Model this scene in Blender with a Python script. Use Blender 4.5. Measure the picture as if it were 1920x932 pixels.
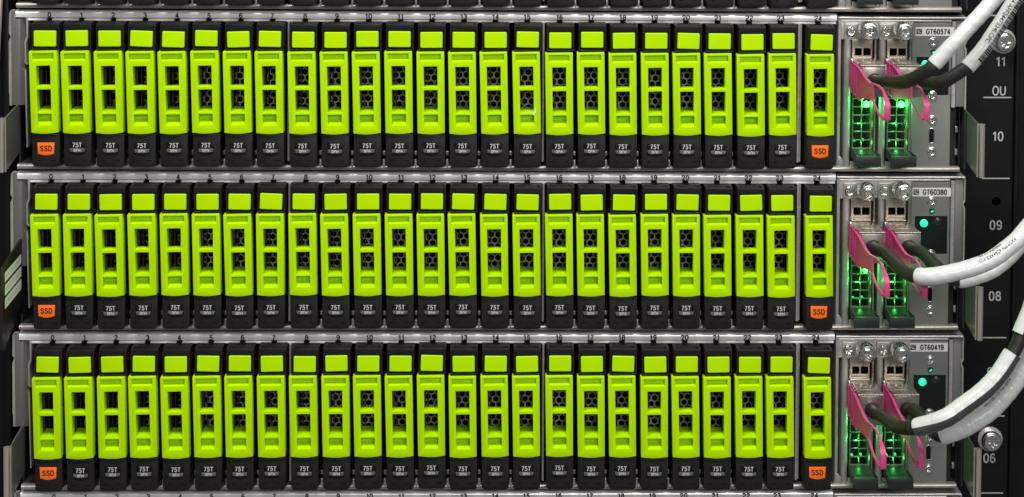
import bpy, bmesh, math, random
from mathutils import Vector, Matrix
random.seed(7)
for o in list(bpy.data.objects): bpy.data.objects.remove(o)
S = 0.000315                      # one drawing unit in metres
SC = bpy.context.scene
COL = SC.collection
R = math.radians

# ------------------------------------------------------------------ camera
cam = bpy.data.cameras.new('camera'); co = bpy.data.objects.new('camera', cam); COL.objects.link(co)
cam.sensor_width = 36; cam.lens = 3600/1920*36
cam.shift_x = (960-995.82)/1920; cam.shift_y = -(466+288.22)/1920
cam.clip_start = 0.02; cam.clip_end = 60
ax_r = Vector((0.99980429, -0.01888731, 0.00588682)); ax_u = Vector((-0.00508098, 0.04243338, 0.99908638)); ax_f = Vector((0.01911985, 0.99892076, -0.04232911))
m = Matrix.Identity(4)
for i in range(3):
    m[i][0] = ax_r[i]; m[i][1] = ax_u[i]; m[i][2] = -ax_f[i]
m.translation = Vector((115.86, -3600, 474.75))*S
co.matrix_world = m
SC.camera = co

# ------------------------------------------------------------------ world, lamps, exposure
w = bpy.data.worlds.new('World'); SC.world = w; w.use_nodes = True
bgn = w.node_tree.nodes['Background']; bgn.inputs[0].default_value = (0.95, 0.98, 1.0, 1); bgn.inputs[1].default_value = 0.15
def area(name, loc, target, sx, sy, power, col):
    l = bpy.data.lights.new(name, 'AREA'); l.shape = 'RECTANGLE'; l.size = sx; l.size_y = sy; l.energy = power; l.color = col
    o = bpy.data.objects.new(name, l); COL.objects.link(o); o.location = loc
    o.rotation_euler = (Vector(target)-Vector(loc)).to_track_quat('-Z', 'Y').to_euler()
    return o
area('ceiling_lamp', (-0.1, -0.75, 1.3), (0.05, 0, -0.15), 1.1, 0.4, 31, (1.0, 0.985, 0.95))
area('aisle_lamp', (0.6, -2.2, 0.8), (0, 0, -0.18), 1.2, 0.5, 23.5, (1.0, 0.98, 0.95))
SC.view_settings.view_transform = 'Standard'; SC.view_settings.look = 'None'
SC.view_settings.exposure = 0; SC.view_settings.gamma = 1; SC.view_settings.use_curve_mapping = False
SC.render.engine = 'CYCLES'

# ------------------------------------------------------------------ materials
def mat(name, col, rough=.5, metal=0., bump=0., bscale=400., var=0., vscale=60., spec=.5, coat=0., aniso=None, emit=None, estr=0.):
    mt = bpy.data.materials.new(name); mt.use_nodes = True; nt = mt.node_tree; b = nt.nodes['Principled BSDF']
    b.inputs['Base Color'].default_value = (*col, 1); b.inputs['Roughness'].default_value = rough
    b.inputs['Metallic'].default_value = metal; b.inputs['Specular IOR Level'].default_value = spec; b.inputs['Coat Weight'].default_value = coat
    tc = nt.nodes.new('ShaderNodeTexCoord'); mp = nt.nodes.new('ShaderNodeMapping')
    geo = nt.nodes.new('ShaderNodeNewGeometry')
    nt.links.new(geo.outputs['Position'], mp.inputs['Vector'])
    if aniso: mp.inputs['Scale'].default_value = aniso
    if var:
        n = nt.nodes.new('ShaderNodeTexNoise'); n.inputs['Scale'].default_value = vscale; n.inputs['Detail'].default_value = 5
        nt.links.new(mp.outputs[0], n.inputs['Vector'])
        mx = nt.nodes.new('ShaderNodeMix'); mx.data_type = 'RGBA'
        mx.inputs[6].default_value = (*[c*(1-var) for c in col], 1); mx.inputs[7].default_value = (*[min(1, c*(1+var)) for c in col], 1)
        nt.links.new(n.outputs['Fac'], mx.inputs[0]); nt.links.new(mx.outputs[2], b.inputs['Base Color'])
        mr = nt.nodes.new('ShaderNodeMapRange'); mr.inputs['To Min'].default_value = max(.05, rough-.12); mr.inputs['To Max'].default_value = min(1, rough+.12)
        nt.links.new(n.outputs['Fac'], mr.inputs['Value']); nt.links.new(mr.outputs[0], b.inputs['Roughness'])
    if bump:
        n2 = nt.nodes.new('ShaderNodeTexNoise'); n2.inputs['Scale'].default_value = bscale; n2.inputs['Detail'].default_value = 3
        nt.links.new(mp.outputs[0], n2.inputs['Vector'])
        bp = nt.nodes.new('ShaderNodeBump'); bp.inputs['Strength'].default_value = bump; bp.inputs['Distance'].default_value = .0003
        nt.links.new(n2.outputs['Fac'], bp.inputs['Height']); nt.links.new(bp.outputs[0], b.inputs['Normal'])
    if emit:
        b.inputs['Emission Color'].default_value = (*emit, 1); b.inputs['Emission Strength'].default_value = estr
    return mt
M = dict(
    lime=mat('lime_plastic', (.445, .745, .0), .34, bump=.06, bscale=1800, var=.03, vscale=90, spec=.12),
    black=mat('black_plastic', (.0105, .0100, .0088), .42, bump=.14, bscale=2500, var=.25, vscale=120, spec=.27),
    badge=mat('black_label_film', (.006, .006, .006), .35, spec=.2),
    greytag=mat('grey_print', (.10, .097, .094), .5, var=.3, vscale=700),
    orange=mat('orange_label', (1.0, .17, .012), .5, spec=.15, var=.05, vscale=200),
    maroon=mat('dark_print', (.07, .004, .006), .6),
    whiteprint=mat('white_print', (.52, .50, .48), .5),
    tagprint=mat('tag_print', (.50, .49, .47), .5),
    blackprint=mat('black_print', (.012, .012, .012), .6),
    greyprint=mat('grey_marking', (.42, .42, .41), .6, var=.15, vscale=500),
    steel=mat('zinc_steel', (.47, .455, .43), .33, .45, bump=.08, bscale=300, var=.14, vscale=35, aniso=(1, 1, 6)),
    steel2=mat('bent_steel', (.62, .59, .57), .28, .6, var=.16, vscale=22, aniso=(1.2, 1, 9)),
    panel=mat('painted_steel', (.205, .202, .19), .45, .2, bump=.06, bscale=1500, var=.08, vscale=50),
    beige=mat('nickel_cage', (.44, .38, .32), .28, .85, var=.18, vscale=120),
    plug=mat('plug_metal', (.40, .37, .33), .28, .85, var=.25, vscale=90),
    chrome=mat('bright_screw', (.78, .77, .75), .2, 1., var=.12, vscale=300),
    ear=mat('ear_steel', (.17, .165, .155), .4, .4, bump=.06, bscale=700, var=.15, vscale=40, aniso=(1, 1, .4)),
    lip=mat('lip_steel', (.82, .80, .78), .35, .2, var=.12, vscale=40, aniso=(1, 1, 8)),
    tagwhite=mat('bright_sticker', (.95, .96, .91), .4, var=.03, vscale=200),
    tray=mat('tray_steel', (.44, .40, .37), .33, .55, bump=.05, bscale=300, var=.2, vscale=25, aniso=(1.2, 1, 8)),
    rail=mat('rail_steel', (.80, .79, .77), .3, .35, bump=.1, bscale=250, var=.12, vscale=30, aniso=(1, 1, 9)),
    roll=mat('rolled_steel', (.60, .57, .50), .26, .7, var=.14, vscale=40, aniso=(1, 1, .2)),
    void=mat('unlit_hole', (.0008, .0008, .0008), .9, spec=0.),
    shell=mat('dark_steel', (.05, .05, .052), .55, .5, var=.2, vscale=40),
    dark=mat('dark_interior', (.010, .010, .011), .8),
    hexm=mat('perforated_steel', (.50, .47, .40), .45, .3, var=.2, vscale=150),
    post=mat('black_powder_coat', (.005, .005, .0052), .45, spec=.22, bump=.12, bscale=1400, var=.25, vscale=60),
    pink=mat('pink_plastic', (.58, .052, .20), .36, var=.05, vscale=150, spec=.45),
    rubber=mat('black_rubber', (.020, .0195, .016), .46, spec=.35, bump=.2, bscale=900, var=.25, vscale=150),
    sleeve=mat('white_sleeve', (.61, .62, .60), .38, bump=.3, bscale=260, var=.03, vscale=120, coat=.15),
    clear=mat('clear_wrap_over_black', (.05, .049, .047), .14, bump=.6, bscale=180, var=.8, vscale=220, coat=1.),  # strong colour noise imitates gloss streaks and grey reflections on the wrap
    whitelabel=mat('white_sticker', (.76, .73, .71), .5, var=.03, vscale=200),
    paleprint=mat('faint_print', (.66, .68, .61), .6),
    window=mat('smoked_window', (.008, .010, .009), .16),
    lever=mat('dark_lever', (.018, .024, .020), .42, var=.2, vscale=200),
    cream=mat('cream_paint', (.62, .55, .48), .55, var=.05, vscale=20),
    led=mat('green_led', (.05, .6, .2), .3, emit=(.022, 1., .035), estr=18),
    leddim=mat('dim_green_led', (.03, .4, .1), .3, emit=(.02, .9, .15), estr=1.2),
    ledteal=mat('teal_led', (.05, .6, .35), .3, emit=(.004, .95, .44), estr=.8),
    ledoff=mat('unlit_led', (.02, .025, .022), .25),
    olive=mat('olive_steel', (.28, .25, .205), .34, .7, var=.12, vscale=30, aniso=(1, 1, .3)),
)

# ------------------------------------------------------------------ mesh helpers (drawing units, scaled to metres on build)
class MB:
    def __init__(s): s.v = []; s.f = []
    def add(s, vs, fs):
        n = len(s.v); s.v += [tuple(p) for p in vs]; s.f += [tuple(i+n for i in f) for f in fs]; return s
    def box(s, x0, x1, y0, y1, z0, z1, b=0.):
        x0, x1 = sorted((x0, x1)); y0, y1 = sorted((y0, y1)); z0, z1 = sorted((z0, z1))
        if b <= 0:
            v = [(x, y, z) for x in (x0, x1) for y in (y0, y1) for z in (z0, z1)]
            return s.add(v, [(0, 1, 3, 2), (4, 6, 7, 5), (0, 4, 5, 1), (2, 3, 7, 6), (0, 2, 6, 4), (1, 5, 7, 3)])
        bm = bmesh.new(); bmesh.ops.create_cube(bm, size=1)
        for v in bm.verts: v.co = Vector((x0+(v.co.x+.5)*(x1-x0), y0+(v.co.y+.5)*(y1-y0), z0+(v.co.z+.5)*(z1-z0)))
        bmesh.ops.bevel(bm, geom=list(bm.edges), offset=b, segments=2, profile=.5, affect='EDGES')
        return s.bm(bm)
    def bm(s, bm):
        bm.verts.index_update(); s.add([v.co[:] for v in bm.verts], [[v.index for v in f.verts] for f in bm.faces]); bm.free(); return s
    def mesh(s, me):
        s.add([v.co[:] for v in me.vertices], [list(p.vertices) for p in me.polygons]); bpy.data.meshes.remove(me); return s
    def prof(s, pts, x0, x1):                      # closed YZ profile swept along X
        n = len(pts); v = [(x0, y, z) for y, z in pts]+[(x1, y, z) for y, z in pts]
        f = [(i, (i+1) % n, n+(i+1) % n, n+i) for i in range(n)]+[tuple(reversed(range(n))), tuple(range(n, 2*n))]
        return s.add(v, f)
    def profz(s, pts, z0, z1):                     # closed XY profile swept along Z
        n = len(pts); v = [(x, y, z0) for x, y in pts]+[(x, y, z1) for x, y in pts]
        f = [(i, (i+1) % n, n+(i+1) % n, n+i) for i in range(n)]+[tuple(reversed(range(n))), tuple(range(n, 2*n))]
        return s.add(v, f)
    def plate(s, outer, holes, y, t, b=0., seg=2):    # XZ outline with holes, front at y, thickness t towards the back
        cu = bpy.data.curves.new('c', 'CURVE'); cu.dimensions = '2D'; cu.fill_mode = 'BOTH'
        def ccw(p): return sum(a[0]*c[1]-c[0]*a[1] for a, c in zip(p, p[1:]+p[:1])) > 0
        for pl in [outer if ccw(outer) else outer[::-1]]+[h[::-1] if ccw(h) else h for h in holes]:
            sp = cu.splines.new('POLY'); sp.points.add(len(pl)-1); sp.use_cyclic_u = True
            for p, (x, z) in zip(sp.points, pl): p.co = (x, z, 0, 1)
        cu.extrude = t/2-b; cu.bevel_depth = b; cu.bevel_resolution = seg-1; cu.offset = -b
        ob = bpy.data.objects.new('c', cu); me = bpy.data.meshes.new_from_object(ob)
        s.add([(v.co.x, y+t/2-v.co.z, v.co.y) for v in me.vertices], [list(p.vertices) for p in me.polygons])
        bpy.data.objects.remove(ob); bpy.data.curves.remove(cu); bpy.data.meshes.remove(me); return s
    def lathe(s, cx, cz, prof, n=24):               # profile (radius, y) about the Y axis
        v = []; f = []
        for r, y in prof:
            for k in range(n): a = 2*math.pi*k/n; v.append((cx+r*math.cos(a), y, cz+r*math.sin(a)))
        for j in range(len(prof)-1):
            for k in range(n): f.append((j*n+k, j*n+(k+1) % n, (j+1)*n+(k+1) % n, (j+1)*n+k))
        f.append(tuple(range(n))); f.append(tuple((len(prof)-1)*n+k for k in reversed(range(n))))
        return s.add(v, f)
    def moved(s, dx=0, dy=0, dz=0): s.v = [(x+dx, y+dy, z+dz) for x, y, z in s.v]; return s
    def data(s, name, m, smooth=35):
        me = bpy.data.meshes.new(name); me.from_pydata([(x*S, y*S, z*S) for x, y, z in s.v], [], s.f)
        bm = bmesh.new(); bm.from_mesh(me); bmesh.ops.remove_doubles(bm, verts=bm.verts, dist=1e-8); bmesh.ops.recalc_face_normals(bm, faces=bm.faces); bm.to_mesh(me); bm.free()
        me.materials.append(M[m])
        if smooth: me.shade_smooth(); me.set_sharp_from_angle(angle=R(smooth))
        return me
    def build(s, name, m, parent=None, smooth=35): return link(name, s.data(name, m, smooth), parent)
def link(name, me, parent=None, loc=None, rot=None):
    o = bpy.data.objects.new(name, me); COL.objects.link(o); o.parent = parent
    if loc: o.location = Vector(loc)*S
    if rot: o.rotation_euler = rot
    return o
def thing(name, label, cat, loc=(0, 0, 0), group=None):
    o = bpy.data.objects.new(name, None); COL.objects.link(o); o.location = Vector(loc)*S; o.empty_display_size = .01
    o['label'] = label; o['category'] = cat
    if group: o['group'] = group
    return o
def rect(x0, x1, z0, z1, r=0., n=4, only=None):
    if r <= 0: return [(x0, z0), (x1, z0), (x1, z1), (x0, z1)]
    p = []
    for k, (cx, cz, a) in enumerate([(x1-r, z0+r, -90), (x1-r, z1-r, 0), (x0+r, z1-r, 90), (x0+r, z0+r, 180)]):
        if only and k not in only: p.append(((x1, z0), (x1, z1), (x0, z1), (x0, z0))[k]); continue
        for i in range(n+1): t = R(a+90*i/n); p.append((cx+r*math.cos(t), cz+r*math.sin(t)))
    return p
def circ(cx, cz, r, n=20): return [(cx+r*math.cos(2*math.pi*k/n), cz+r*math.sin(2*math.pi*k/n)) for k in range(n)]
TXT = {}
def _loop(rx, ry, cx, cy, n=20, e=2.4):
    p = []
    for k in range(n+1):
        a = 2*math.pi*k/n; c, q = math.cos(a), math.sin(a)
        p.append((cx+rx*math.copysign(abs(c)**(2/e), c), cy+ry*math.copysign(abs(q)**(2/e), q)))
    return p
SIX = [(.5, .82), (.4, .94), (.27, .97), (.13, .87), (.065, .66), (.06, .4), (.09, .2), (.18, .07), (.31, .03), (.45, .1), (.53, .26), (.52, .4), (.44, .53), (.3, .58), (.16, .52), (.07, .38)]
GLYPH = {'0': (.6, [_loop(.235, .47, .3, .5)]), '1': (.46, [[(.05, .76), (.17, .81), (.28, .93)], [(.3, 1), (.3, 0)]]),
 '2': (.6, [[(.06, .7), (.09, .86), (.18, .95), (.31, .97), (.45, .91), (.52, .78), (.5, .63), (.4, .47), (.2, .27), (.08, .05), (.56, .05)]]),
 '3': (.6, [[(.06, .78), (.13, .92), (.28, .97), (.43, .92), (.49, .78), (.44, .62), (.25, .53)], [(.25, .53), (.45, .46), (.53, .29), (.47, .12), (.29, .03), (.13, .07), (.05, .22)]]),
 '4': (.62, [[(.42, 0), (.42, 1.0)], [(.40, .95), (.08, .32)], [(.04, .27), (.6, .27)]]),
 '5': (.6, [[(.52, .94), (.15, .94), (.1, .5), (.28, .6), (.44, .54), (.53, .33), (.46, .12), (.28, .03), (.12, .08), (.05, .21)]]),
 '6': (.6, [SIX]), '7': (.58, [[(.04, .94), (.53, .94), (.36, .62), (.24, .3), (.2, 0)]]),
 '8': (.6, [_loop(.2, .22, .3, .75, 16, 2.1), _loop(.24, .25, .3, .28, 16, 2.1)]), '9': (.6, [[(.6-x, 1-y) for x, y in SIX]]),
 'T': (.62, [[(.01, .94), (.61, .94)], [(.31, .92), (.31, 0)]]), 'D': (.66, [[(.08, .04), (.08, .95), (.32, .95), (.5, .86), (.58, .66), (.58, .34), (.5, .13), (.32, .04), (.05, .04)]]),
 'F': (.58, [[(.55, .94), (.08, .94), (.08, 0)], [(.1, .5), (.48, .5)]]), 'M': (.76, [[(.06, 0), (.06, 1)], [(.06, .95), (.38, .2), (.7, .95)], [(.7, 0), (.7, 1)]]),
 'S': (.6, [[(.52, .78), (.44, .91), (.29, .97), (.13, .91), (.07, .76), (.14, .62), (.3, .54), (.46, .44), (.54, .27), (.46, .1), (.29, .03), (.12, .09), (.05, .25)]]),
 'G': (.7, [[(.62, .75), (.52, .9), (.36, .97), (.17, .88), (.07, .66), (.06, .36), (.16, .12), (.34, .03), (.5, .07), (.62, .22), (.62, .46), (.36, .46)]]),
 'O': (.74, [_loop(.31, .47, .37, .5, 22, 2.2)]), 'U': (.66, [[(.06, .97), (.06, .32), (.13, .11), (.33, .03), (.53, .11), (.6, .32), (.6, .97)]])}
def stroke_text(st, h, th, gap=.13, wide=1.):
    """strings drawn as ribbon strokes: cap height h, stroke th, both in drawing units"""
    v = []; f = []; x0 = 0; lay = 0
    for ch in st:
        wd, strokes = GLYPH[ch]
        for pl in strokes:
            pts = [((x0+x)*h*wide, y*h) for x, y in pl]; closed = math.dist(pts[0], pts[-1]) < 1e-6; n = len(pts); b0 = len(v); lay += .03
            for i, (x, y) in enumerate(pts):
                a = pts[i-1] if i else (pts[-2] if closed else None); c = pts[i+1] if i < n-1 else (pts[1] if closed else None)
                def nrm(p, q): l = math.dist(p, q) or 1; return (-(q[1]-p[1])/l, (q[0]-p[0])/l)
                n1 = nrm(a, (x, y)) if a else None; n2 = nrm((x, y), c) if c else None
                n1 = n1 or n2; n2 = n2 or n1; mx, my = n1[0]+n2[0], n1[1]+n2[1]; q = mx*mx+my*my
                k = min(2/q, 1.2) if q > 1e-6 else 1; mx *= k; my *= k
                v += [(x+mx*th/2, y+my*th/2, lay), (x-mx*th/2, y-my*th/2, lay)]
            for i in range(n-1): f.append((b0+2*i, b0+2*i+1, b0+2*i+3, b0+2*i+2))
        x0 += wd+gap
    xs = [p[0] for p in v]; cx = (min(xs)+max(xs))/2
    return [(x-cx, y-h/2, l) for x, y, l in v], f
def text_geo(st, size, bold=0., spacing=1.):
    cu = bpy.data.curves.new('t', 'FONT'); cu.body = st; cu.size = size; cu.align_x = 'CENTER'; cu.align_y = 'CENTER'; cu.offset = bold; cu.space_character = spacing; cu.resolution_u = 3
    ob = bpy.data.objects.new('t', cu); me = bpy.data.meshes.new_from_object(ob)
    v = [v.co[:] for v in me.vertices]; f = [list(p.vertices) for p in me.polygons]
    xs = [p[0] for p in v]; zs = [p[1] for p in v]; cx = (min(xs)+max(xs))/2; cz = (min(zs)+max(zs))/2
    bpy.data.objects.remove(ob); bpy.data.curves.remove(cu); bpy.data.meshes.remove(me)
    return [(p[0]-cx, p[1]-cz) for p in v], f
def text_data(st, h, th, m, wide=1., t=.2, gap=.13):
    key = (st, h, th, m, wide)
    if key not in TXT:
        v, f = stroke_text(st, h, th, gap, wide); mb = MB()
        mb.add([(x, -t-l, z) for x, z, l in v], f)
        TXT[key] = mb.data('print', m, 0)
    return TXT[key]
def bez(pts, n=8):                                   # Catmull-Rom through points
    P = [Vector(p) for p in pts]; P = [P[0]*2-P[1]]+P+[P[-1]*2-P[-2]]; out = []
    for i in range(1, len(P)-2):
        for k in range(n):
            t = k/n; a, b, c, d = P[i-1:i+3]
            out.append(.5*((2*b)+(c-a)*t+(2*a-5*b+4*c-d)*t*t+(3*b-a-3*c+d)*t**3))
    out.append(P[-2]); return out
class Path:
    def __init__(s, pts):
        s.p = bez(pts, 14); s.s = [0.]
        for a, b in zip(s.p, s.p[1:]): s.s.append(s.s[-1]+(b-a).length)
        s.L = s.s[-1]
    def at(s, d):
        d = max(0, min(s.L-1e-6, d)); i = 0
        lo, hi = 0, len(s.s)-1
        while hi-lo > 1:
            mid = (lo+hi)//2
            if s.s[mid] <= d: lo = mid
            else: hi = mid
        i = lo; t = (d-s.s[i])/max(1e-9, s.s[i+1]-s.s[i])
        T0 = (s.p[i+1]-s.p[max(0, i-1)]).normalized(); T1 = (s.p[min(len(s.p)-1, i+2)]-s.p[i]).normalized()
        T = T0.lerp(T1, t).normalized(); return s.p[i].lerp(s.p[i+1], t), T
    def frame(s, d):                                 # angle 0 points to the aisle, +90 to the upper left of the run
        p, T = s.at(d); ref = Vector((.25, -.85, .45)); n1 = (ref-T*ref.dot(T)).normalized(); n2 = n1.cross(T).normalized()
        return p, n1, n2
    def surf(s, d, a, r):
        p, n1, n2 = s.frame(d); return p+n1*(r*math.cos(a))+n2*(r*math.sin(a))
    def tube(s, mb, d0, d1, rf, n=20, step=3., a0=None, a1=None, cap=True):
        k = max(2, int((d1-d0)/step)); full = a0 is None; v = []; f = []
        m_ = n if full else n+1
        for i in range(k+1):
            d = d0+(d1-d0)*i/k
            for j in range(m_):
                a = 2*math.pi*j/n if full else a0+(a1-a0)*j/n
                r = rf(d, a) if callable(rf) else rf
                v.append(s.surf(d, a, r))
        for i in range(k):
            for j in range(n): f.append((i*m_+j, i*m_+(j+1) % m_, (i+1)*m_+(j+1) % m_, (i+1)*m_+j))
        if cap and full: f.append(tuple(range(n))); f.append(tuple(k*m_+j for j in reversed(range(n))))
        mb.add(v, f); return mb
    def wrap_text(s, mb, st, size, d, a, r, flip=False, bold=0., wide=1.):
        v, f = text_geo(st, size, bold); out = []
        for x, z in v:
            x *= wide
            if flip: x, z = -x, -z
            out.append(s.surf(d+x, a+z/r, r))
        mb.add(out, f); return mb

# ------------------------------------------------------------------ layout
PITCH = 59.649
ROWDZ = {-1: -1., 0: -.5, 1: -.6, 2: -1.8, 3: -2.2}; ROWTILT = {-1: .0014, 0: .0012, 1: 0., 2: -.0004, 3: -.0004}; BOW = {-1: .6, 0: 1., 1: 1.8, 2: 2.6, 3: 2.6}
def row_z(row, x): return -305*row+ROWDZ[row]-ROWTILT[row]*x     # the chassis hang very slightly askew in the rack
def slot_x(i): return PITCH*(i-12)+(1.47 if i > 7 else 0)+(1.47 if i > 15 else 0)+(11.2 if i > 23 else 0)
ROWS = [(-1, -1.2, 'cropped'), (0, -1.0, 'GT60574'), (1, .6, 'GT60380'), (2, 2.2, 'GT60419'), (3, 3.0, 'cropped')]

# ------------------------------------------------------------------ rack (setting): posts, side panel
def screw_head(mb, cx, cz, r, y, h, rot=0.):
    """pan head with a cross recess"""
    c = []
    a = r*.52; b_ = r*.15
    for (x, z) in [(-b_, -a), (b_, -a), (b_, -b_), (a, -b_), (a, b_), (b_, b_), (b_, a), (-b_, a), (-b_, b_), (-a, b_), (-a, -b_), (-b_, -b_)]:
        c.append((cx+x*math.cos(rot)-z*math.sin(rot), cz+x*math.sin(rot)+z*math.cos(rot)))
    mb.plate(circ(cx, cz, r, 24), [c], y-h, h, min(r*.28, h*.45), 3)
    mb.lathe(cx, cz, [(r*.6, y-h*.35), (r*.6, y)], 16)
    return mb
rp = thing('rack_post', 'black powder-coated rack post with unit numbers right of the chassis', 'rack post', (1065, 40, -1300))
X0 = 1065; Zb = -1300
MB().profz([(-62, 60), (-62, 3), (-59, 0), (47, 0), (50, 3), (50, 60)], 0, 1800).build('post_face', 'post', rp)
MB().profz([(53, 60), (53, 7), (55, 5), (60, 5), (62, 9), (62, 40), (200, 40), (200, 60)], 0, 1800).build('post_flange', 'post', rp)
def on_post(x, z): return (x-X0, 0, z-Zb)
for st, x, z in [('11', 1087.5, -87.5), ('10', 1085, -232), ('09', 1083.5, -404), ('08', 1084, -542), ('07', 1083, -690), ('06', 1078.5, -858.5)]:
    link('unit_number', text_data(st, 17.5, 2.7, 'greyprint', 1.), rp, on_post(x, z))
link('unit_mark', text_data('OU', 17.5, 2.5, 'greyprint', .95), rp, on_post(1085.5, -144))
for z in (-157, -313.5, -470, -623, -776, -927, 1):
    xx = 1056.5-(-z)*.0045
    MB().box(0, 53.5, -.3, .2, -1.1, 1.1).build('unit_line', 'greyprint', rp).location = Vector(on_post(xx, z))*S
hole = MB().plate(circ(0, 0, 8.5), [], -.35, .3, 0).build('mounting_hole', 'void', rp); hole.location = Vector(on_post(1083.5, -358))*S  # flat black disc, its colour standing in for the unlit depth
for k, (x, z) in enumerate([(1091, -48), (1078.5, -820.5)]):
    e = MB().lathe(0, 0, [(24, 0), (24, -3.5), (22, -5), (13, -5)], 28).build('washer', 'steel2', rp); e.location = Vector(on_post(x, z))*S
    b = MB(); b.lathe(0, 0, [(19, -5), (19, -15), (17.6, -18), (17, -18.4)], 28)
    screw_head(b, 0, 0, 16.6, -18, 5, .4+k).build('bolt_head', 'chrome', e)
lp = thing('rack_post', 'black rack post along the left edge of the photo', 'rack post', (-860, 30, -1300))
MB().profz([(-80, 60), (-80, 3), (-77, 0), (60, 0), (63, 3), (63, 60)], 0, 1800).build('post_face', 'post', lp)
MB().box(-8, 3, -22, -.5, 0, 1800, 2).build('post_edge', 'post', lp).location.x = 62*S
sp = thing('side_panel', 'cream painted panel edge in the upper left corner', 'panel', (-805.5, -20, -66))
pn = MB().box(-60, 0, -8, 8, -40, 300, 1.5).build('panel_sheet', 'cream', sp); pn.rotation_euler = (0, R(3.3), 0)
bk = MB().box(-1000, 1260, 330, 336, -1500, 600).build('rack_back', 'dark'); bk['kind'] = 'structure'

# ------------------------------------------------------------------ chassis
def round_prof(y0, y1, z0, z1, r, n=5):              # YZ profile with rounded front edges
    p = [(y1, z0), (y1, z1)]
    for i in range(n+1): t = R(90*i/n); p.append((y0+r-r*math.sin(t), z1-r+r*math.cos(t)))
    for i in range(n+1): t = R(90*i/n); p.append((y0+r-r*math.cos(t), z0+r-r*math.sin(t)))
    return p
CH = {}
def chassis_data():
    d = {}
    b = MB(); b.prof([(60, -4.6), (60, 9), (6.5, 9), (4.4, 8.5), (2.6, 7.4), (1.1, 5.6), (.3, 4.0), (0, 3), (0, -3.6), (1.2, -4.6)], -779, 766); d['top_rail'] = b.data('top_rail', 'rail')
    b = MB(); xs = [-755]+[slot_x(i) for i in range(25)]+[765]
    edges = [-757]
    for i in range(25): edges += [slot_x(i)-5.5, slot_x(i)+5.5]
    edges.append(764)
    for k in range(0, len(edges), 2): b.prof([(50, -9.8), (50, -5.9), (1.5, -5.9), (-1.5, -8.6), (-1.5, -9.3), (-1, -9.8)], edges[k], edges[k+1])
    d['rail_lip'] = b.data('rail_lip', 'lip')
    b = MB(); b.prof(round_prof(-5, 9, -290.5, -281, 4.4), -776, 1002); d['tray_lip'] = b.data('tray_lip', 'tray')
    b = MB(); b.box(-776, 1002, 9.2, 180, -290, -284); d['tray_floor'] = b.data('tray_floor', 'shell', 0)  # dark steel puts the shadow behind the lip into the colour
    # shell: top, bottom, sides, back
    b = MB(); b.box(-778, 1008, 20, 320, 9.2, 10.2); b.box(-778, 1008, 180, 320, -291, -289); b.box(-780, -778.2, 30, 320, -289, 9); b.box(1008.2, 1010, 30, 320, -289, 9); b.box(-778, 1008, 318, 320, -289, 9)
    d['shell'] = b.data('shell', 'shell', 0)
    # left ear
    b = MB(); b.plate([(-787, 8), (-787, -170), (-771, -170), (-771, -7), (-779.8, -7), (-779.8, 8)], [], 2, 3, .8)
    b.profz([(-771, 2.4), (-769.5, 2), (-762, 9), (-762, 60), (-765, 60), (-765, 10), (-771, 5)], -170, -6)
    d['ear_plate'] = b.data('ear_plate', 'ear')
    b = MB(); b.plate([(-793, 4), (-789, 9), (-781, 9.5), (-781, 7.4), (-787.6, 6.6), (-788.2, -33), (-785.5, -40), (-788.2, -46), (-788.2, -140), (-786, -146), (-786, -172), (-793, -172), (-793, -150), (-794, -146), (-794, -50), (-790.5, -41), (-794, -35)], [], 7, 5, .7)
    d['ear_hem'] = b.data('ear_hem', 'steel')
    b = MB(); b.plate([(-759.5, -3), (-755, -2), (-755.5, -42), (-759, -52), (-759, -88), (-756, -92), (-757, -94), (-762, -90), (-762, -50), (-758.5, -40)], [], -2, 60, .6)
    b.plate([(-763, -105), (-760, -102), (-757.5, -250), (-760, -250)], [], 2, 50, .5)
    d['guide_sheet'] = b.data('guide_sheet', 'steel')
    b = MB(); b.profz([(-2.4, 0), (-1.6, -1.5), (1.6, -1.5), (2.4, 0), (2.4, 150), (-2.4, 150)], -272, -10); d['divider'] = b.data('divider', 'steel2')
    b = MB(); b.lathe(0, 0, [(3.1, 12), (3.1, -3), (2.2, -5), (.8, -5.6)], 12); b.v = [(x, z, -y) for x, y, z in b.v]   # upright stud
    b.box(-2.6, 2.6, 2, 5, 12, 20, .6)
    d['guide_stud'] = b.data('guide_stud', 'steel2')
    # right hand bay
    b = MB(); b.prof(round_prof(-1, 60, .2, 4.6, 2), 769, 1012); b.prof(round_prof(2, 50, -6, -1.0, 2), 773, 984); d['bay_rail'] = b.data('bay_rail', 'steel2')
    b = MB(); b.profz([(768.5, 3), (769.5, 1.5), (774, 1.5), (775, 3), (775, 60), (768.5, 60)], -286, 0); b.plate([(770, -5), (782, -5), (782, -36), (778, -40), (770, -36)], [], 4, 3, .6)
    b.plate([(771, -262), (776, -262), (782, -270), (782, -284), (771, -284)], [], 0, 3, 1)
    d['bay_post'] = b.data('bay_post', 'steel')
    b = MB(); b.box(773, 984, 10, 14, -289, -280.5); d['bay_sill'] = b.data('bay_sill', 'steel')
    b = MB(); b.profz([(985.5, 10), (986, 3), (988, 1.5), (992.5, 1.5), (994, 5), (994, 30), (985.5, 30)], -168, -4); d['flange_fold'] = b.data('flange_fold', 'steel2')
    b = MB(); b.box(994.3, 1010.6, 5.5, 9, -167, -3, .6); d['flange_plate'] = b.data('flange_plate', 'panel')
    b = MB(); b.plate([(1006, 3), (1011, 3.5), (1014, 0), (1014, -44), (1010.5, -50), (1014, -58), (1014, -172), (1010.8, -172), (1010.8, -60), (1008.6, -56), (1008.6, -46), (1011, -42), (1011, -2), (1006, 0)], [], 2, 4, .6); d['flange_hem'] = b.data('flange_hem', 'steel2')
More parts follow.
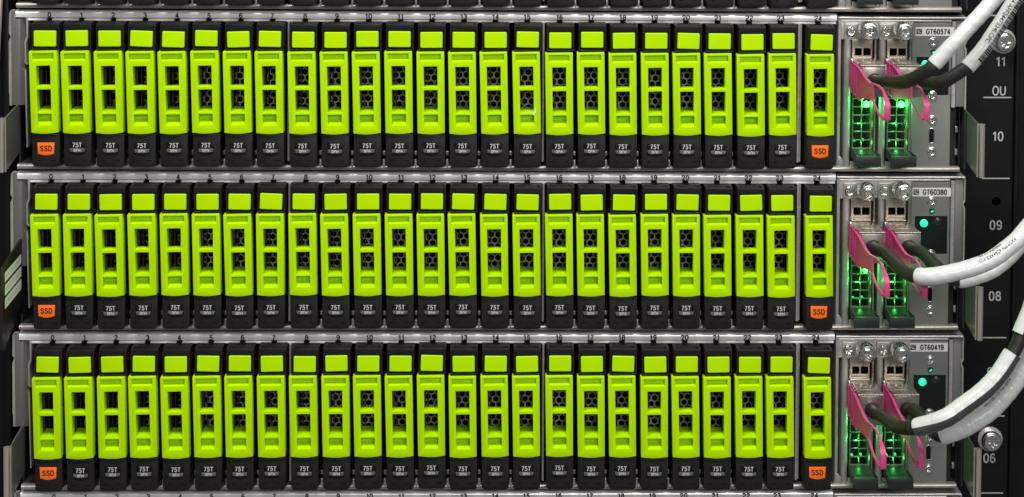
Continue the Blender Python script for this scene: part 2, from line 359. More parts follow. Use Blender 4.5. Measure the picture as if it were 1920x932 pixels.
    b = MB(); b.box(986, 1012, 42, 46, -288, -172); b.box(1011, 1013, -4, 46, -286, -172.5); d['side_recess'] = b.data('side_recess', 'shell')
    b = MB(); b.box(1002, 1007, 34, 40, -222, -210, .8); d['lit_hole_tab'] = b.data('lit_hole_tab', 'steel2')  # pale steel block standing in for a small lit hole in the wall
    return d
def chassis(row, dx, tag, label):
    t = thing('storage_chassis', label, 'server chassis', (dx, 0, row_z(row, 0)), 'storage chassis stacked in the rack'); t.rotation_euler = (0, ROWTILT[row], 0)
    for k in ('tray_lip', 'tray_floor', 'rail_lip', 'shell', 'ear_plate', 'ear_hem', 'guide_sheet', 'bay_rail', 'bay_post', 'bay_sill', 'flange_fold', 'flange_plate', 'flange_hem', 'side_recess'): link(k, CH[k], t)
    rail = link('top_rail', CH['top_rail'], t)
    for i in range(25): link('slot_number', text_data(str(i), 8.8, 2.2, 'blackprint', 1.18), rail, (slot_x(i), -.05, .9))
    for x in ((slot_x(7)+slot_x(8))/2+.6, (slot_x(15)+slot_x(16))/2+.4, (slot_x(23)+slot_x(24))/2-1): link('divider', CH['divider'], t, (x, -6, 0))
    x = (slot_x(23)+slot_x(24))/2+3.5; link('divider', CH['divider'], t, (x, 2, 0))
    for i in range(24):
        if i in (7, 15, 23): continue
        link('guide_stud', CH['guide_stud'], t, ((slot_x(i)+slot_x(i+1))/2, -2, -274))
    for z in (0, -44): link('lit_hole_tab', CH['lit_hole_tab'], t, (0, 0, z))
    return t
CH = chassis_data()
for row, dx, tag in ROWS:
    lab = {-1: 'grey steel chassis cropped by the top edge, only its tray visible', 0: 'uppermost full grey steel chassis, asset label GT60574', 1: 'middle grey steel chassis, asset label GT60380',
           2: 'lowest full grey steel chassis, asset label GT60419', 3: 'grey steel chassis cropped by the bottom edge, only its numbered rail visible'}[row]
    chassis(row, dx, tag, lab)

# ------------------------------------------------------------------ drives
def badge_shape(w, h, k=.06):
    p = [(-w/2, h/2), (-w/2*(1-k), -h*.36)]
    for i in range(1, 8): t = i/8; p.append((-w/2*(1-k)+w*(1-k)*t, -h*.36-h*.14*math.sin(math.pi*t)))
    return p+[(w/2*(1-k), -h*.36), (w/2, h/2)]
def drive_data():
    d = {}
    # caddy: upper frame, lower block, side cheeks
    b = MB()
    b.plate(rect(-26, 26, -59.5, -9.5, 2.5, 3), [rect(-23, 23, -56, -21.6, 1)], -33, 3.2, 1.0)
    b.box(-25.6, 25.6, -30.2, -12, -59, -15.5, .6); b.box(-25.8, -20, -30.4, 100, -59, -8.6, .9); b.box(20, 25.8, -30.4, 100, -59, -8.6, .9); b.box(-21, 21, -14, 100, -59, -8.9, .6)
    b.plate(rect(-25.5, 25.5, -278, -215.5, 6.5, 5, (0, 3)), [], -33, 150, 1.3)
    b.profz([(-24, -10), (-17.5, -10), (-17.5, 85), (-24, 85)], -216, -58); b.profz([(17.5, -10), (24, -10), (24, 85), (17.5, 85)], -216, -58)
    b.box(-23, 23, 84, 88, -216, -58)
    d['caddy'] = b.data('caddy', 'black')
    b = MB(); b.box(-4, 4, -33.6, -32.6, -.6, .6); d['slit'] = b.data('slit', 'badge', 0)
    b = MB(); b.plate(rect(-20.7, 20.7, -14.7, 14.7, 2.2, 4), [], -2.5, 6, 1.2, 3); d['release_button'] = b.data('release_button', 'lime')
    # handle, origin at its bottom hinge, face at y=0
    b = MB(); H = 153.5; out = [(-25.4, 1.5), (-25.8, H-1), (-25, H), (25, H), (25.6, H-1), (25.2, 1.5)]
    for i in range(1, 8): t = i/8; out.append((25.2-50.6*t, 1.5-2.6*math.sin(math.pi*t)))
    hx0, hx1 = -12.8, 12.8
    b.plate(out, [rect(-19.3, 19.3, H-17, H-4), rect(hx0, hx1, H-65.5, H-27), rect(hx0, hx1, H-114, H-71.5), rect(hx0, hx1, 15.5, H-117.5)], 0, 24, .9)
    b.box(-21, 21, 8.5, 20, H-19, H-2.5)                                                     # back of the grip recess
    b.prof([(8.6, H-17.3), (.8, H-17.3), (1.0, H-16.8), (8.6, H-14.2)], -19.2, 19.2)            # its lower ramp
    b.prof([(1.2, H-114.3), (1.2, H-113.2), (46, H-110.5), (46, H-114.3)], hx0+.1, hx1-.1)      # shelf ramp in the second opening
    b.box(hx0-1, hx1+1, 17, 23, 13, H-116)                                                   # back of the lowest pocket
    b.prof([(.9, 15.2), (.9, 16.2), (17.2, 24.5), (17.2, 15.2)], hx0+.1, hx1-.1)
    d['handle'] = b.data('handle', 'lime')
    # perforated sheet behind the openings
    b = MB(); rr = 7.4; ri = 5.9; dxh = rr*math.sqrt(3)
    for r_ in range(-1, 13):
        for c_ in range(-2, 3):
            cx = c_*dxh+(dxh/2 if r_ % 2 else 0); cz = -60-r_*rr*1.5
            o_ = [(cx+rr*math.sin(math.pi/3*k), 0, cz+rr*math.cos(math.pi/3*k)) for k in range(6)]
            i_ = [(cx+ri*math.sin(math.pi/3*k), 0, cz+ri*math.cos(math.pi/3*k)) for k in range(6)]
            j_ = [(x, 2.5, z) for x, y, z in i_]
            b.add(o_+i_+j_, [(k, (k+1) % 6, 6+(k+1) % 6, 6+k) for k in range(6)]+[(6+k, 6+(k+1) % 6, 12+(k+1) % 6, 12+k) for k in range(6)])
    b.v = [(max(-17, min(17, x)), y, max(-205, min(-64, z))) for x, y, z in b.v]
    d['mesh'] = b.data('vent_mesh', 'hexm', 0)
    b = MB(); b.box(-17, -13, -4, 24, -205, -64); b.box(-9, -7.5, 8, 60, -200, -70); d['board'] = b.data('board', 'shell', 0)
    b = MB(); b.plate(badge_shape(31.5, 24), [], 0, .8, .25); d['orange'] = b.data('ssd_badge', 'orange')
    b = MB(); b.plate(badge_shape(31, 25), [], 0, .6, .2); d['dark'] = b.data('capacity_badge', 'badge')
    b = MB(); b.plate([(-14, 3.6), (-12.8, -2.6)]+[(-12.8+25.6*i/6, -2.6-1.3*math.sin(math.pi*i/6)) for i in range(1, 6)]+[(12.8, -2.6), (14, 3.6)], [], 0, .5, .1); d['tag'] = b.data('grey_tag', 'greytag')
    return d
DD = drive_data()
def drive(i, row, dx, label, group):
    rng = random.Random(row*100+i)
    ssd = i in (0, 24)
    t = thing('drive_module', label, 'drive module', (slot_x(i)+dx+rng.uniform(-.6, .6)+.6, rng.uniform(-1.2, 1.2)-5, row_z(row, slot_x(i))-BOW[row]*((slot_x(i)/720)**2-.3)+rng.uniform(-.7, .7)), group)
    c = link('caddy', DD['caddy'], t)
    for sx in (-1, 1): link('slit', DD['slit'], c, (sx*13.5, 0, -265.5))
    link('release_button', DD['release_button'], t, (-.3+rng.uniform(-.5, .5), -33, -37.6+rng.uniform(-.9, .9)), (rng.uniform(-.02, .02), rng.gauss(0, .018), rng.uniform(-.03, .03)))
    link('handle', DD['handle'], t, (-.3, -38.5, -214+rng.uniform(-.6, .6)), (rng.uniform(-.004, .010), R(-1.15)+rng.gauss(0, .003), rng.uniform(-.01, .01)))
    link('vent_mesh', DD['mesh'], t, (rng.uniform(-4, 4), 17+rng.uniform(0, 9)+(16 if i < 5 or i > 20 else 0), rng.uniform(-4, 4)))
    link('board', DD['board'], t)
    zz = -243.9+rng.uniform(-.5, .5); xx = rng.uniform(-.7, .7)
    if ssd:
        bd = link('badge', DD['orange'], t, (-.4+xx, -33.7, zz))
        link('badge_text', text_data('SSD', 9.8, 2.1, 'maroon', 1.05), bd, (0, -.1, 1.2))
    else:
        bd = link('badge', DD['dark'], t, (-.4+xx, -33.5, zz))
        link('badge_text', text_data('75T', 8.4, 1.45, 'whiteprint', .98), bd, (0, -.1, 6.6))
        tg = link('grey_tag', DD['tag'], bd, (0, -.45, -3.4))
        link('badge_text', text_data('DFM', 4.5, 1.15, 'tagprint', 1.2), bd, (0, -.6, -3.3))
    return t
POS = ('upper chassis', 'middle chassis', 'lower chassis')
WORDS = 'zero one two three four five six seven eight nine ten eleven twelve thirteen fourteen fifteen sixteen seventeen eighteen nineteen twenty twenty-one twenty-two twenty-three twenty-four'.split()
for row, dx, tag in ROWS[:4]:
    for i in range(25):
        if row < 0: lab = 'black foot of a drive cropped by the top edge, directly above slot %s' % WORDS[i]
        elif i in (0, 24): lab = 'lime-handled drive with orange SSD badge in slot %s of the %s, %s' % (WORDS[i], POS[row], tag)
        else: lab = 'lime-handled black drive marked 75T in slot %s of the %s, %s' % (WORDS[i], POS[row], tag)
        t = drive(i, row, dx, lab, 'drives in the cropped chassis at the top' if row < 0 else 'drives in chassis '+tag)
        if row == 0 and i == 15:
            sc = MB().plate([(-1.5, -7), (.5, -6), (3, -2), (2.6, 4), (.8, 8), (.2, 2), (-1.8, -3)], [], 0, .4, 0).build('paper_scrap', 'whitelabel', t, 0)
            sc.location = Vector((11.5, -39.6, -171))*S; sc['label'] = 'torn white paper scrap stuck to the handle'

# ------------------------------------------------------------------ network modules
def module_data():
    d = {}
    b = MB(); b.plate([(0, -4), (66, -4), (66, -36), (64, -38), (16, -38), (14, -40), (1, -40), (0, -38)], [], 3, 4, .7); b.plate(rect(.8, 26, -37, -9, 3), [], 1.2, 3, .6); d['face_header'] = b.data('face_header', 'steel')
    b = MB(); p = [(1, 8)]+[(7.5-6.5*math.cos(R(a)), 8-6*math.sin(R(a))) for a in range(15, 180, 15)]+[(14, 8), (14, 60), (1, 60)]; b.profz(p, -285, -40); d['pillar'] = b.data('pillar', 'steel')
    b = MB(); b.plate(rect(15.2, 54, -79, -38.5), [rect(20.5, 34, -70, -56), rect(37, 51, -70, -56)], 3, 3, .5); b.box(15.2, 17, 6, 50, -135, -79); b.box(52.5, 54, 6, 50, -135, -38.5); b.prof(round_prof(-2, 20, -81, -78.4, 1.2, 3), 16, 53); d['port_cage'] = b.data('port_cage', 'beige')
    b = MB(); b.profz([(57.5, 4), (58.5, 2.5), (61, 2.5), (62, 4), (62, 60), (57.5, 60)], -284, -38); d['card_rail'] = b.data('card_rail', 'beige')
    hs = []
    for c_ in (0, 1):
        for r_ in range(7): hs.append(rect(19.5+c_*17, 34.5+c_*17, -246+r_*15.8, -246+r_*15.8+13.6))
    b = MB(); b.plate(rect(17.6, 53.6, -248, -136), hs, 5, 3, .35); b.profz([(53.8, 5), (56, 3), (56.5, 60), (53.8, 60)], -250, -82); d['vent_grille'] = b.data('vent_grille', 'beige')
    b = MB(); b.box(14, 66, 60, 62, -286, -38); d['module_back'] = b.data('module_back', 'dark', 0)
    b = MB(); b.plate([(14.5, -272), (66, -272), (66, -285.5), (2, -285.5), (2, -283), (14.5, -280)], [], 4, 3, .6); d['face_sill'] = b.data('face_sill', 'steel')
    # ejector lever: a tray handle sticking out
    b = MB(); b.box(12.5, 60.5, -60, -55, -269.5, -249.5, .8)
    b.prof([(-55.5, -252), (8, -247), (8, -250), (-55.5, -256)], 15, 56)
    b.profz([(12.7, -55.5), (15, -55.5), (17.5, 10), (15.5, 10)], -262, -245); b.profz([(58, -55.5), (60.4, -55.5), (55.5, 10), (53.5, 10)], -262, -247.5)
    b.prof([(-40, -250.5), (-10, -248.0), (-10, -247.2), (-40, -249.7)], 22, 50); d['ejector_lever'] = b.data('ejector_lever', 'lever')
    b = MB(); screw_head(b, 0, 0, 9.8, 1, 6, .5); d['screw'] = b.data('screw', 'chrome')
    b = MB(); b.lathe(0, 0, [(11, 2), (11, -6), (13.5, -7), (15.2, -9)]+[(15.2, -9), (15.2, -38), (14, -41), (12, -41.5), (11.2, -40.6), (9.8, -40.6)], 30)
    for k in range(30):
        a = 2*math.pi*k/30; c, s_ = math.cos(a), math.sin(a)
        b.add([(c*15-s_*.7, -12, s_*15+c*.7), (c*15+s_*.7, -12, s_*15-c*.7), (c*16, -12, s_*16), (c*15-s_*.7, -36, s_*15+c*.7), (c*15+s_*.7, -36, s_*15-c*.7), (c*16, -36, s_*16)], [(0, 2, 5, 3), (1, 4, 5, 2), (0, 1, 2), (3, 5, 4)])
    screw_head(b, 0, 0, 9.6, -39.5, 4.5, .2); d['thumb_screw'] = b.data('thumb_screw', 'chrome')
    b = MB(); b.lathe(0, 0, [(4.2, 3), (4.2, -1), (2.8, -3), (.8, -3.8)], 14); d['led'] = b.data('status_led', 'led')
    b = MB(); b.lathe(0, 0, [(2.4, 3), (2.4, -.6), (1.4, -2), (.5, -2.3)], 12); d['dimled'] = b.data('status_led', 'leddim')
    b = MB(); b.box(-2.5, 2.5, -1, 2, -2, 2, .6); d['chip'] = b.data('chip', 'ledteal')
    return d
MD = module_data()
def glow(name, parent, loc, e, col=(.04, 1, .16), r=1.5):
    l = bpy.data.lights.new(name, 'POINT'); l.energy = e; l.color = col; l.shadow_soft_size = r*S
    o = bpy.data.objects.new(name, l); COL.objects.link(o); o.parent = parent; o.location = Vector(loc)*S
def module(row, dx, k, label, group):
    x0 = 780.5+66.5*k
    t = thing('network_module', label, 'network module', (x0+dx, 0, row_z(row, x0)), group)
    for n in ('module_back', 'face_header', 'pillar', 'port_cage', 'card_rail', 'vent_grille', 'face_sill', 'ejector_lever'): link(n, MD[n], t)
    link('screw', MD['screw'], t, (12, -.2, -23.5), (0, random.uniform(0, 1.5), 0))
    link('thumb_screw', MD['thumb_screw'], t, (40.5, 0, -18.5), (random.uniform(-.02, .02), random.uniform(0, 1), random.uniform(-.03, .03))).scale = (1.1, 1.05, 1.1)
    if row >= 0:
        z = (-163, -178, -170)[row]
        link('status_led', MD['led'], t, (44.5, 4, z)).scale = ((1.35,)*3, (1,)*3, (1,)*3)[row]; glow('added_green_light', t, (44.5, -7, z), (.010, .005, .005)[row], r=2.5)
        glow('added_green_light', t, (34, 26, -200), .0014, r=4); glow('added_green_light', t, (34, -9, -205), .0013, r=2); glow('added_green_light', t, (34, -3, -240), .0005, r=2)  # extra green lights without LEDs of their own, added to tint the grille
        for q in ((27, -237), (44, -236)): link('status_led', MD['dimled'], t, (q[0], 30, q[1]))
    return t
for row, dx, tag in ROWS[:4]:
    for k in (0, 1):
        side = ('left', 'right')[k]
        lab = ('%s vented network module with green light and cable plug in chassis %s' % (side, tag)) if row >= 0 else 'bottom of the %s network module cropped by the top edge' % side
        module(row, dx, k, lab, 'network modules at the right of each chassis')

# ------------------------------------------------------------------ management panels
def panel_data():
    d = {}
    b = MB(); b.plate(rect(911, 984, -284, -7, 1), [rect(918, 980, -145, -72)], 1, 4, .7); b.profz([(908, 8), (909.5, 3), (911.5, 2), (911.5, 40), (908, 40)], -284, -38); d['face_plate'] = b.data('face_plate', 'panel')
    b = MB(); b.box(917, 981, 3.2, 6, -146, -71); d['window'] = b.data('status_window', 'window')
    b = MB(); b.plate(rect(0, 73, -16.6, 0, .6, 2), [], 0, .5, 0); d['sticker'] = b.data('asset_label', 'whitelabel')
    b = MB()
    b.box(0, 10.5, -.3, .1, -10, 0)
    d['mark'] = b.data('asset_mark', 'blackprint', 0)
    b = MB()
    for z, x0, x1 in [(-2.2, 1.5, 4.5), (-2.2, 6, 9), (-5, 1.2, 6), (-7.6, 3, 9)]: b.box(x0, x1, -.5, -.2, z-.5, z+.5)
    d['mark_lines'] = b.data('asset_mark_lines', 'whitelabel', 0)
    b = MB(); screw_head(b, 0, 0, 7.2, 1, 4, .3); b.lathe(0, 0, [(9.2, 1.2), (9.2, .4), (8.6, .2), (7, .2)], 20); d['screw'] = b.data('screw', 'chrome')
    b = MB(); b.plate(rect(-6, 6, -15, 15, 6, 6), [rect(-4.4, 4.4, -13.4, 13.4, 4.4, 6)], 0, 2.5, .4); d['slot_rim'] = b.data('slot_rim', 'chrome')
    b = MB(); b.plate(rect(-4.4, 4.4, -13.4, 13.4, 4.4, 6), [], .7, .3); b.box(-1.1, 1.1, -.6, .7, -9, 9, .3); d['slot'] = b.data('slot', 'badge')
    b = MB(); b.lathe(0, 0, [(7.6, 2), (7.6, -1), (6, -2.4), (3, -3.2)], 24); d['led'] = b.data('lamp', 'ledteal'); d['ledoff'] = b.data('lamp', 'ledoff')
    b = MB(); b.lathe(0, 0, [(5.4, 2), (5.4, -.2), (4.4, -.5)], 20); d['hole'] = b.data('lamp_hole', 'dark')
    b = MB(); b.box(-3.4, 2.2, -1.2, 0, -1.6, 1.6, .5); d['spark'] = b.data('lamp_core', 'ledteal')
    return d
PD = panel_data()
for row, dx, tag in ROWS[:4]:
    t = thing('management_panel', ('grey management panel with white sticker %s' % tag) if row >= 0 else 'bottom of the grey management panel cropped by the top edge', 'panel', (dx, 0, row_z(row, 945)), 'management panels at the right of each chassis')
    link('face_plate', PD['face_plate'], t); link('status_window', PD['window'], t)
    sx = (915.5, 912.5, 909.5)[row] if row >= 0 else 912; sz = (-15, -17.5, -10)[row] if row >= 0 else -17
    st = link('asset_label', PD['sticker'], t, (sx, .4, sz))
    mk = link('asset_mark', PD['mark'], st, (1.6, -.1, -3.2)); 
    link('asset_mark_lines', PD['mark_lines'], st, (1.6, -.1, -3.2))
    link('asset_number', text_data(tag if row >= 0 else 'GT60', 9.6, 2.0, 'blackprint', .93), st, (42.5, -.2, -8.2))
    for z in (-43.5, -145.5, -192, -253): link('screw', PD['screw'], t, (949.5, 0, z), (0, random.uniform(0, 1.5), 0))
    r_ = link('port_rim', PD['slot_rim'], t, (948.5, -.2, -222)); link('port_slot', PD['slot'], r_, (0, 0, 0))
    link('lamp_hole', PD['hole'], t, (950, 1, -62.5))
    if row >= 0:
        link('lamp_core', PD['spark'], t, (951, .3, -62.5), (0, -.5, 0))
        link('status_lamp', PD['led'], t, (935.5, 3, -86)); glow('lamp_light', t, (935.5, -8, -86), .0004, (.02, 1, .45), 3)
        link('unlit_lamp', PD['ledoff'], t, (962.5, 3.4, -83))

# ------------------------------------------------------------------ latch brackets beside the chassis
def bracket_data(side, m, mp=None):
    d = {}
    b = MB(); s_ = side
    b.add([(0, 20, -176), (0, -84, -184), (0, -84, -283), (0, 20, -268), (2.4*s_, 20, -176), (2.4*s_, -84, -184), (2.4*s_, -84, -283), (2.4*s_, 20, -268)],
          [(0, 1, 2, 3), (7, 6, 5, 4), (0, 4, 5, 1), (1, 5, 6, 2), (2, 6, 7, 3), (3, 7, 4, 0)])
    d['plate'] = b.data('bracket_plate', mp or m)
    b = MB(); n = 18; p = []
    for k in range(n+1):
        a = R(-120+300*k/n); p.append((7.2*math.cos(a), 7.2*math.sin(a)))
    q = [(x*.68, y*.68) for x, y in p]; v = []
    pts = p+q[::-1]
    b.profz([((x+6.4)*s_, y-86) for x, y in pts], -284, -185); d['roll'] = b.data('rolled_edge', 'roll' if m == 'olive' else m)
    return d
BR = {(1, 'olive'): bracket_data(1, 'olive'), (-1, 'olive'): bracket_data(-1, 'olive', 'ear'), (-1, 'post'): bracket_data(-1, 'post')}  # left plates take darker steel as painted shade on their inward face
for row, dx, tag in ROWS[1:4]:
    t = thing('latch_bracket', 'rolled-edge metal latch bracket right of chassis '+tag, 'bracket', (1014.5+dx, 0, -305*row), 'latch brackets beside the chassis')
    D_ = BR[(1, 'olive')]; link('bracket_plate', D_['plate'], t); link('rolled_edge', D_['roll'], t)
    ml = 'post' if row == 1 else 'olive'
    t = thing('latch_bracket', ('black latch bracket left of chassis %s behind the sticker tag' if row == 1 else 'rolled-edge metal latch bracket left of chassis %s') % tag, 'bracket', (-773+dx*2, -12, -305*row+9), 'latch brackets beside the chassis')
    D_ = BR[(-1, ml)]; link('bracket_plate', D_['plate'], t); link('rolled_edge', D_['roll'], t)
# sticker tag on the middle left bracket
t = thing('label_tag', 'black plastic tag with three white stickers left of chassis GT60380', 'tag', (-771, -10, -305))
b = MB(); v = [(14, -118), (-126, -136), (-134, -150), (-134, -285), (-120, -292), (14, -235)]
n = len(v); b.add([(0, y, z) for y, z in v]+[(-4, y, z) for y, z in v], [tuple(range(n)), tuple(reversed(range(n, 2*n)))]+[(i, n+i, n+(i+1) % n, (i+1) % n) for i in range(n)]); b.build('tag_sheet', 'black', t)
for k, (za, zb) in enumerate([(-145, -163), (-168, -188), (-192, -212)]):
    y0, y1 = 5, -116
    rr_ = [(y0-3, za), (y1+3, za-4), (y1, za-6), (y1, zb-3), (y1+3, zb-4), (y0-3, zb), (y0, zb+2), (y0, za-2)]
    b = MB(); b.add([(.4, y, z) for y, z in rr_], [tuple(range(8))]); st = b.build('sticker', 'tagwhite', t, 0)
    b = MB(); random.seed(k)
    y = y0-14
    while y > y1+22:
        w_ = random.uniform(3, 9); f = (y0-y)/(y0-y1)*3
        b.add([(.7, y, za-6-f), (.7, y-w_, za-6-f), (.7, y-w_, zb+6-f), (.7, y, zb+6-f)], [(0, 1, 2, 3)]); y -= w_+random.uniform(2, 4)
    b.add([(.7, y1+7, za-9), (.7, y1+15, za-9), (.7, y1+15, zb+3), (.7, y1+7, zb+3)], [(0, 1, 2, 3)])
    b.build('sticker_print', 'paleprint', st, 0)

# ------------------------------------------------------------------ cables with plug, pull tab, jacket and sleeve
def plug_mesh():
    b = MB(); b.box(0, 46, -86, 40, -141, -82, 1.2)
    b.box(3, 43, -87.2, -70, -138, -85.5, .8); b.prof(round_prof(-88.5, -78, -85, -81.2, 1.2, 3), -.6, 46.6)
    b.box(6, 40, -60, -8, -82.2, -81.2, .3); b.box(44.8, 47.2, -86.5, -50, -139, -84, .6)
    return b.data('plug', 'plug')
def clip_mesh():
    b = MB(); b.box(-3.2, -.6, -30, 2, -141, -84, .6)
    for z in (-84.5, -141): b.lathe(0, 0, [(0.1, 0)], 3) if False else b.box(-4.4, .4, -8, 0, z-2.6, z+2.6, 1)
    b.box(-2.6, -.6, -62, -20, -86, -82.5, .5)
    return b.data('spring_clip', 'chrome')
def tab_mesh():
    """flat strap on the plug's side, narrowing into a finger loop"""
    b = MB()
    def strip(pts, wz, x_of, wx, closed=False):    # ribbon: centre line in YZ, thickness wz in plane, width wx across X
        n = len(pts); v = []; f = []
        for i, (y, z) in enumerate(pts):
            a = pts[max(0, i-1)]; c = pts[min(n-1, i+1)]; ty, tz = c[0]-a[0], c[1]-a[1]; l = math.hypot(ty, tz) or 1
            ny, nz = -tz/l, ty/l; h = wz[i]/2 if isinstance(wz, list) else wz/2; x = x_of(y); w2 = wx(y)/2
            v += [(x-w2, y+ny*h, z+nz*h), (x+w2, y+ny*h, z+nz*h), (x+w2, y-ny*h, z-nz*h), (x-w2, y-ny*h, z-nz*h)]
        for i in range(n-1):
            for k in range(4): f.append((4*i+k, 4*i+(k+1) % 4, 4*i+4+(k+1) % 4, 4*i+4+k))
        f += [(0, 1, 2, 3), tuple(4*n-4+k for k in (3, 2, 1, 0))]
        b.add(v, f)
    xo = lambda y: -5+(max(0, -y-60)/230)*8
    # strap: tapering sheet, ribs at its root
    st = [(-72, -85, -144), (-95, -88, -146), (-104, -90, -142), (-118, -93, -139), (-150, -98, -134), (-185, -100, -128), (-206, -99, -126)]
    v = []; f = []
    for y, za, zb in st: v += [(xo(y)-1.1, y, za), (xo(y)+1.1, y, za), (xo(y)+1.1, y, zb), (xo(y)-1.1, y, zb)]
    for i in range(len(st)-1):
        for k in range(4): f.append((4*i+k, 4*i+(k+1) % 4, 4*i+4+(k+1) % 4, 4*i+4+k))
    f += [(0, 1, 2, 3), tuple(len(v)-4+k for k in (3, 2, 1, 0))]; b.add(v, f)
    for y in (-20, -48, -72): b.box(-7, -3.2, y-3, y+3, -144, -84, .9)
    for z in (-86, -142): b.box(-6.4, -4, -72, -20, z-1.5, z+1.5, .5)
    strip([(-72, -85.5), (-95, -88), (-118, -93), (-150, -98), (-185, -100.5)], 3.4, xo, lambda y: 5)
    xu = lambda y: xo(y)+max(0, min(1, (-y-195)/55))*5.5
    xl = lambda y: xo(y)-max(0, min(1, (-y-185)/45))*1.5+max(0, (-y-255)/35)*5
    up = bez([(0, -180, -100), (0, -205, -97.5), (0, -232, -97), (0, -258, -103), (0, -279, -114), (0, -288, -124)], 4)
    lo = bez([(0, -176, -127), (0, -200, -126), (0, -228, -135), (0, -258, -142.5), (0, -280, -146), (0, -289, -142)], 4)
    wid = lambda y: 3.6+max(0, min(1, (-y-262)/24))*6.5
    strip([(p.y, p.z) for p in up], 3.4, xu, wid); strip([(p.y, p.z) for p in lo], 3.4, xl, wid)
    b.box(xo(-290)-.8, xo(-290)+10, -292.5, -287, -147, -120, 1.6)
    return b.data('pull_tab', 'pink', 40)
PL, CL, TB = plug_mesh(), clip_mesh(), tab_mesh()
PATHS = {
 '0A': [(828, -170, -93), (846, -250, -78), (871, -295, -52), (883, -300, -38), (929, -300, 12), (987, -285, 70), (1034, -270, 117), (1085, -250, 170)],
 '0B': [(893, -170, -94), (913, -225, -84), (947, -240, -59), (955, -240, -54), (989, -235, -14), (1042, -220, 62), (1074, -210, 109), (1110, -200, 160)],
 '1A': [(830, -170, -408), (840, -250, -414), (855, -300, -412), (888, -315, -407), (923, -315, -400), (975, -310, -385), (1020, -300, -358), (1046, -290, -336), (1081, -280, -298), (1120, -270, -245)],
 '1B': [(896, -160, -407), (906, -215, -415), (923, -240, -426), (944, -245, -433), (991, -245, -421), (1027, -240, -399), (1056, -235, -369), (1091, -230, -329), (1130, -225, -280)],
 '2A': [(826, -170, -705), (835, -240, -698), (847, -290, -684), (857, -310, -676), (894, -330, -657), (924, -330, -639), (981, -325, -596), (1021, -315, -546), (1036, -310, -517), (1058, -300, -470), (1075, -290, -426), (1090, -280, -380)],
 '2B': [(887, -160, -697), (895, -225, -701), (901, -270, -700), (910, -290, -696), (950, -300, -675), (991, -295, -649), (1024, -290, -615), (1049, -285, -579), (1075, -280, -533), (1100, -275, -480)]}
EXITZ = (-104, -110, -110)
SLEEVE = {'0A': 880, '0B': 953, '1A': 857, '1B': 942, '2A': 857, '2B': 908}
CAB = {'0A': 'black cable with plain white sleeve on the left plug of chassis GT60574', '0B': 'black cable with barcoded white sleeve on the right plug of chassis GT60574',
       '1A': 'black cable with thick printed white sleeve on the left plug of chassis GT60380', '1B': 'black cable running behind another, on the right plug of chassis GT60380',
       '2A': 'cable in half white, half clear black sleeve on the left plug of chassis GT60419', '2B': 'cable with plain cream-white sleeve on the right plug of chassis GT60419'}
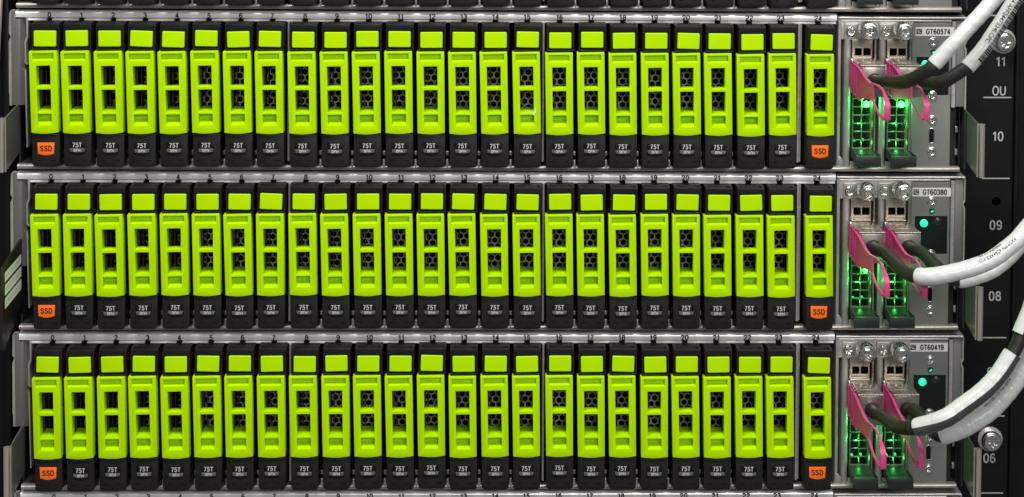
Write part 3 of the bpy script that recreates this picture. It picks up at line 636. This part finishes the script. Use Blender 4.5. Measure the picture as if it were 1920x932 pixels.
for key, pts in PATHS.items():
    row = int(key[0]); k = 0 if key[1] == 'A' else 1; dx = ROWS[row+1][1]
    px = 796+66.5*k+dx; dz = (6, 0, 0)[row]
    t = thing('network_cable', CAB[key], 'cable', (px, 0, -305*row+dz), 'network cables with pink pull tabs')
    link('plug', PL, t); link('spring_clip', CL, t)
    tb = link('pull_tab', TB, t); tb.rotation_euler = ((.0, 0, .0)[row], 0, random.Random(key).uniform(-.012, .012))
    base = Vector((px, 0, -305*row+dz))
    ex = Vector((px+25, -78, -305*row+EXITZ[row]+0)); ex2 = Vector((px+25.5, -115, -305*row+EXITZ[row]+2))
    P = Path([tuple(Vector(q)-base) for q in [ex, ex2]+[Vector(p) for p in pts]])
    # arclength where the sleeve begins
    d0 = 0
    while P.at(d0)[0].x+base.x < SLEEVE[key] and d0 < P.L: d0 += 1
    jr = 12.2
    jk = MB(); P.tube(jk, 0, P.L, jr, 22, 4); 
    P.tube(jk, 2, 9, 14.2, 22, 2)
    P.tube(jk, 11, 14, 13.6, 22, 2)
    jk.build('jacket', 'rubber', t, 60)
    rg = random.Random(key); creases = [(d0+rg.uniform(25, 60)+j*rg.uniform(26, 44), rg.uniform(-1.2, 1.2)) for j in range(7)]
    rs = {'2B': 17.2, '2A': 16.4, '1A': 15.2, '0A': 13.7, '0B': 13.7}.get(key, 14.7)
    def rf(d, a, rs=rs, cr=creases, d0=d0, key=key):
        r = rs+.22*math.sin(d*.11+2*math.sin(a))+.16*math.sin(d*.31+3*a)
        for c, ph in cr:
            r -= .75*math.exp(-((d-c-2.2*math.sin(a+ph))/1.1)**2)*max(0, math.cos(a-ph*.8))
        if d-d0 < 3: r -= (3-(d-d0))*.22
        return r
    if key == '2A':
        d1 = d0
        while P.at(d1)[0].x+base.x < 1022: d1 += 1
        d2 = d1
        while P.at(d2)[0].x+base.x < 1038: d2 += 1
        a = MB(); P.tube(a, d0, d1, rf, 14, 1.6, R(-5), R(178)); a.build('white_sleeve', 'sleeve', t, 60)
        a = MB(); P.tube(a, d0, d1, lambda d, q: rf(d, q)-.1, 14, 1.6, R(-182), R(-5)); a.build('clear_sleeve', 'clear', t, 60)
        a = MB(); P.tube(a, d2, P.L, rf, 24, 2, R(15), R(195)); a.build('white_sleeve', 'sleeve', t, 60)
        a = MB(); P.tube(a, d2, P.L, lambda d, q: rf(d, q)-.1, 14, 2, R(-165), R(15)); a.build('clear_sleeve', 'clear', t, 60)
    else:
        a = MB(); P.tube(a, d0, P.L, rf, 26, 1.6); sl = a.build('white_sleeve', 'sleeve', t, 60)
        if key == '0B':
            a = MB(); rb = random.Random(5); d = d0+22
            while d < P.L-4:
                w_ = rb.choice((1., 1., 1.7, 2.6, 3.4))
                P.tube(a, d, d+w_, rs+.55, 6, 1, R(-58), R(-8), False); d += w_+rb.choice((.9, .9, 1.4, 2.2))
            a.build('barcode', 'blackprint', sl, 0)
            a = MB(); P.wrap_text(a, '324 APF2447324LCPC', 11.5, d0+105, R(20), rs+.5, True, .05, .95); a.build('sleeve_text', 'blackprint', sl, 0)
        if key == '1A':
            a = MB(); P.wrap_text(a, 'AXSP PN 6264AK5-P201', 8.5, d0+148, R(22), rs+.5, True, .03, .95); P.wrap_text(a, 'APM60E4 117 A20', 7, d0+138, R(58), rs+.5, True, .02, .95); a.build('sleeve_text', 'blackprint', sl, 0)
        if key == '2B':
            a = MB(); P.wrap_text(a, 'AXSP PN 62145K P201', 8, d0+126, R(48), rs+.5, True, .0, .95); a.build('sleeve_text', 'blackprint', sl, 0)
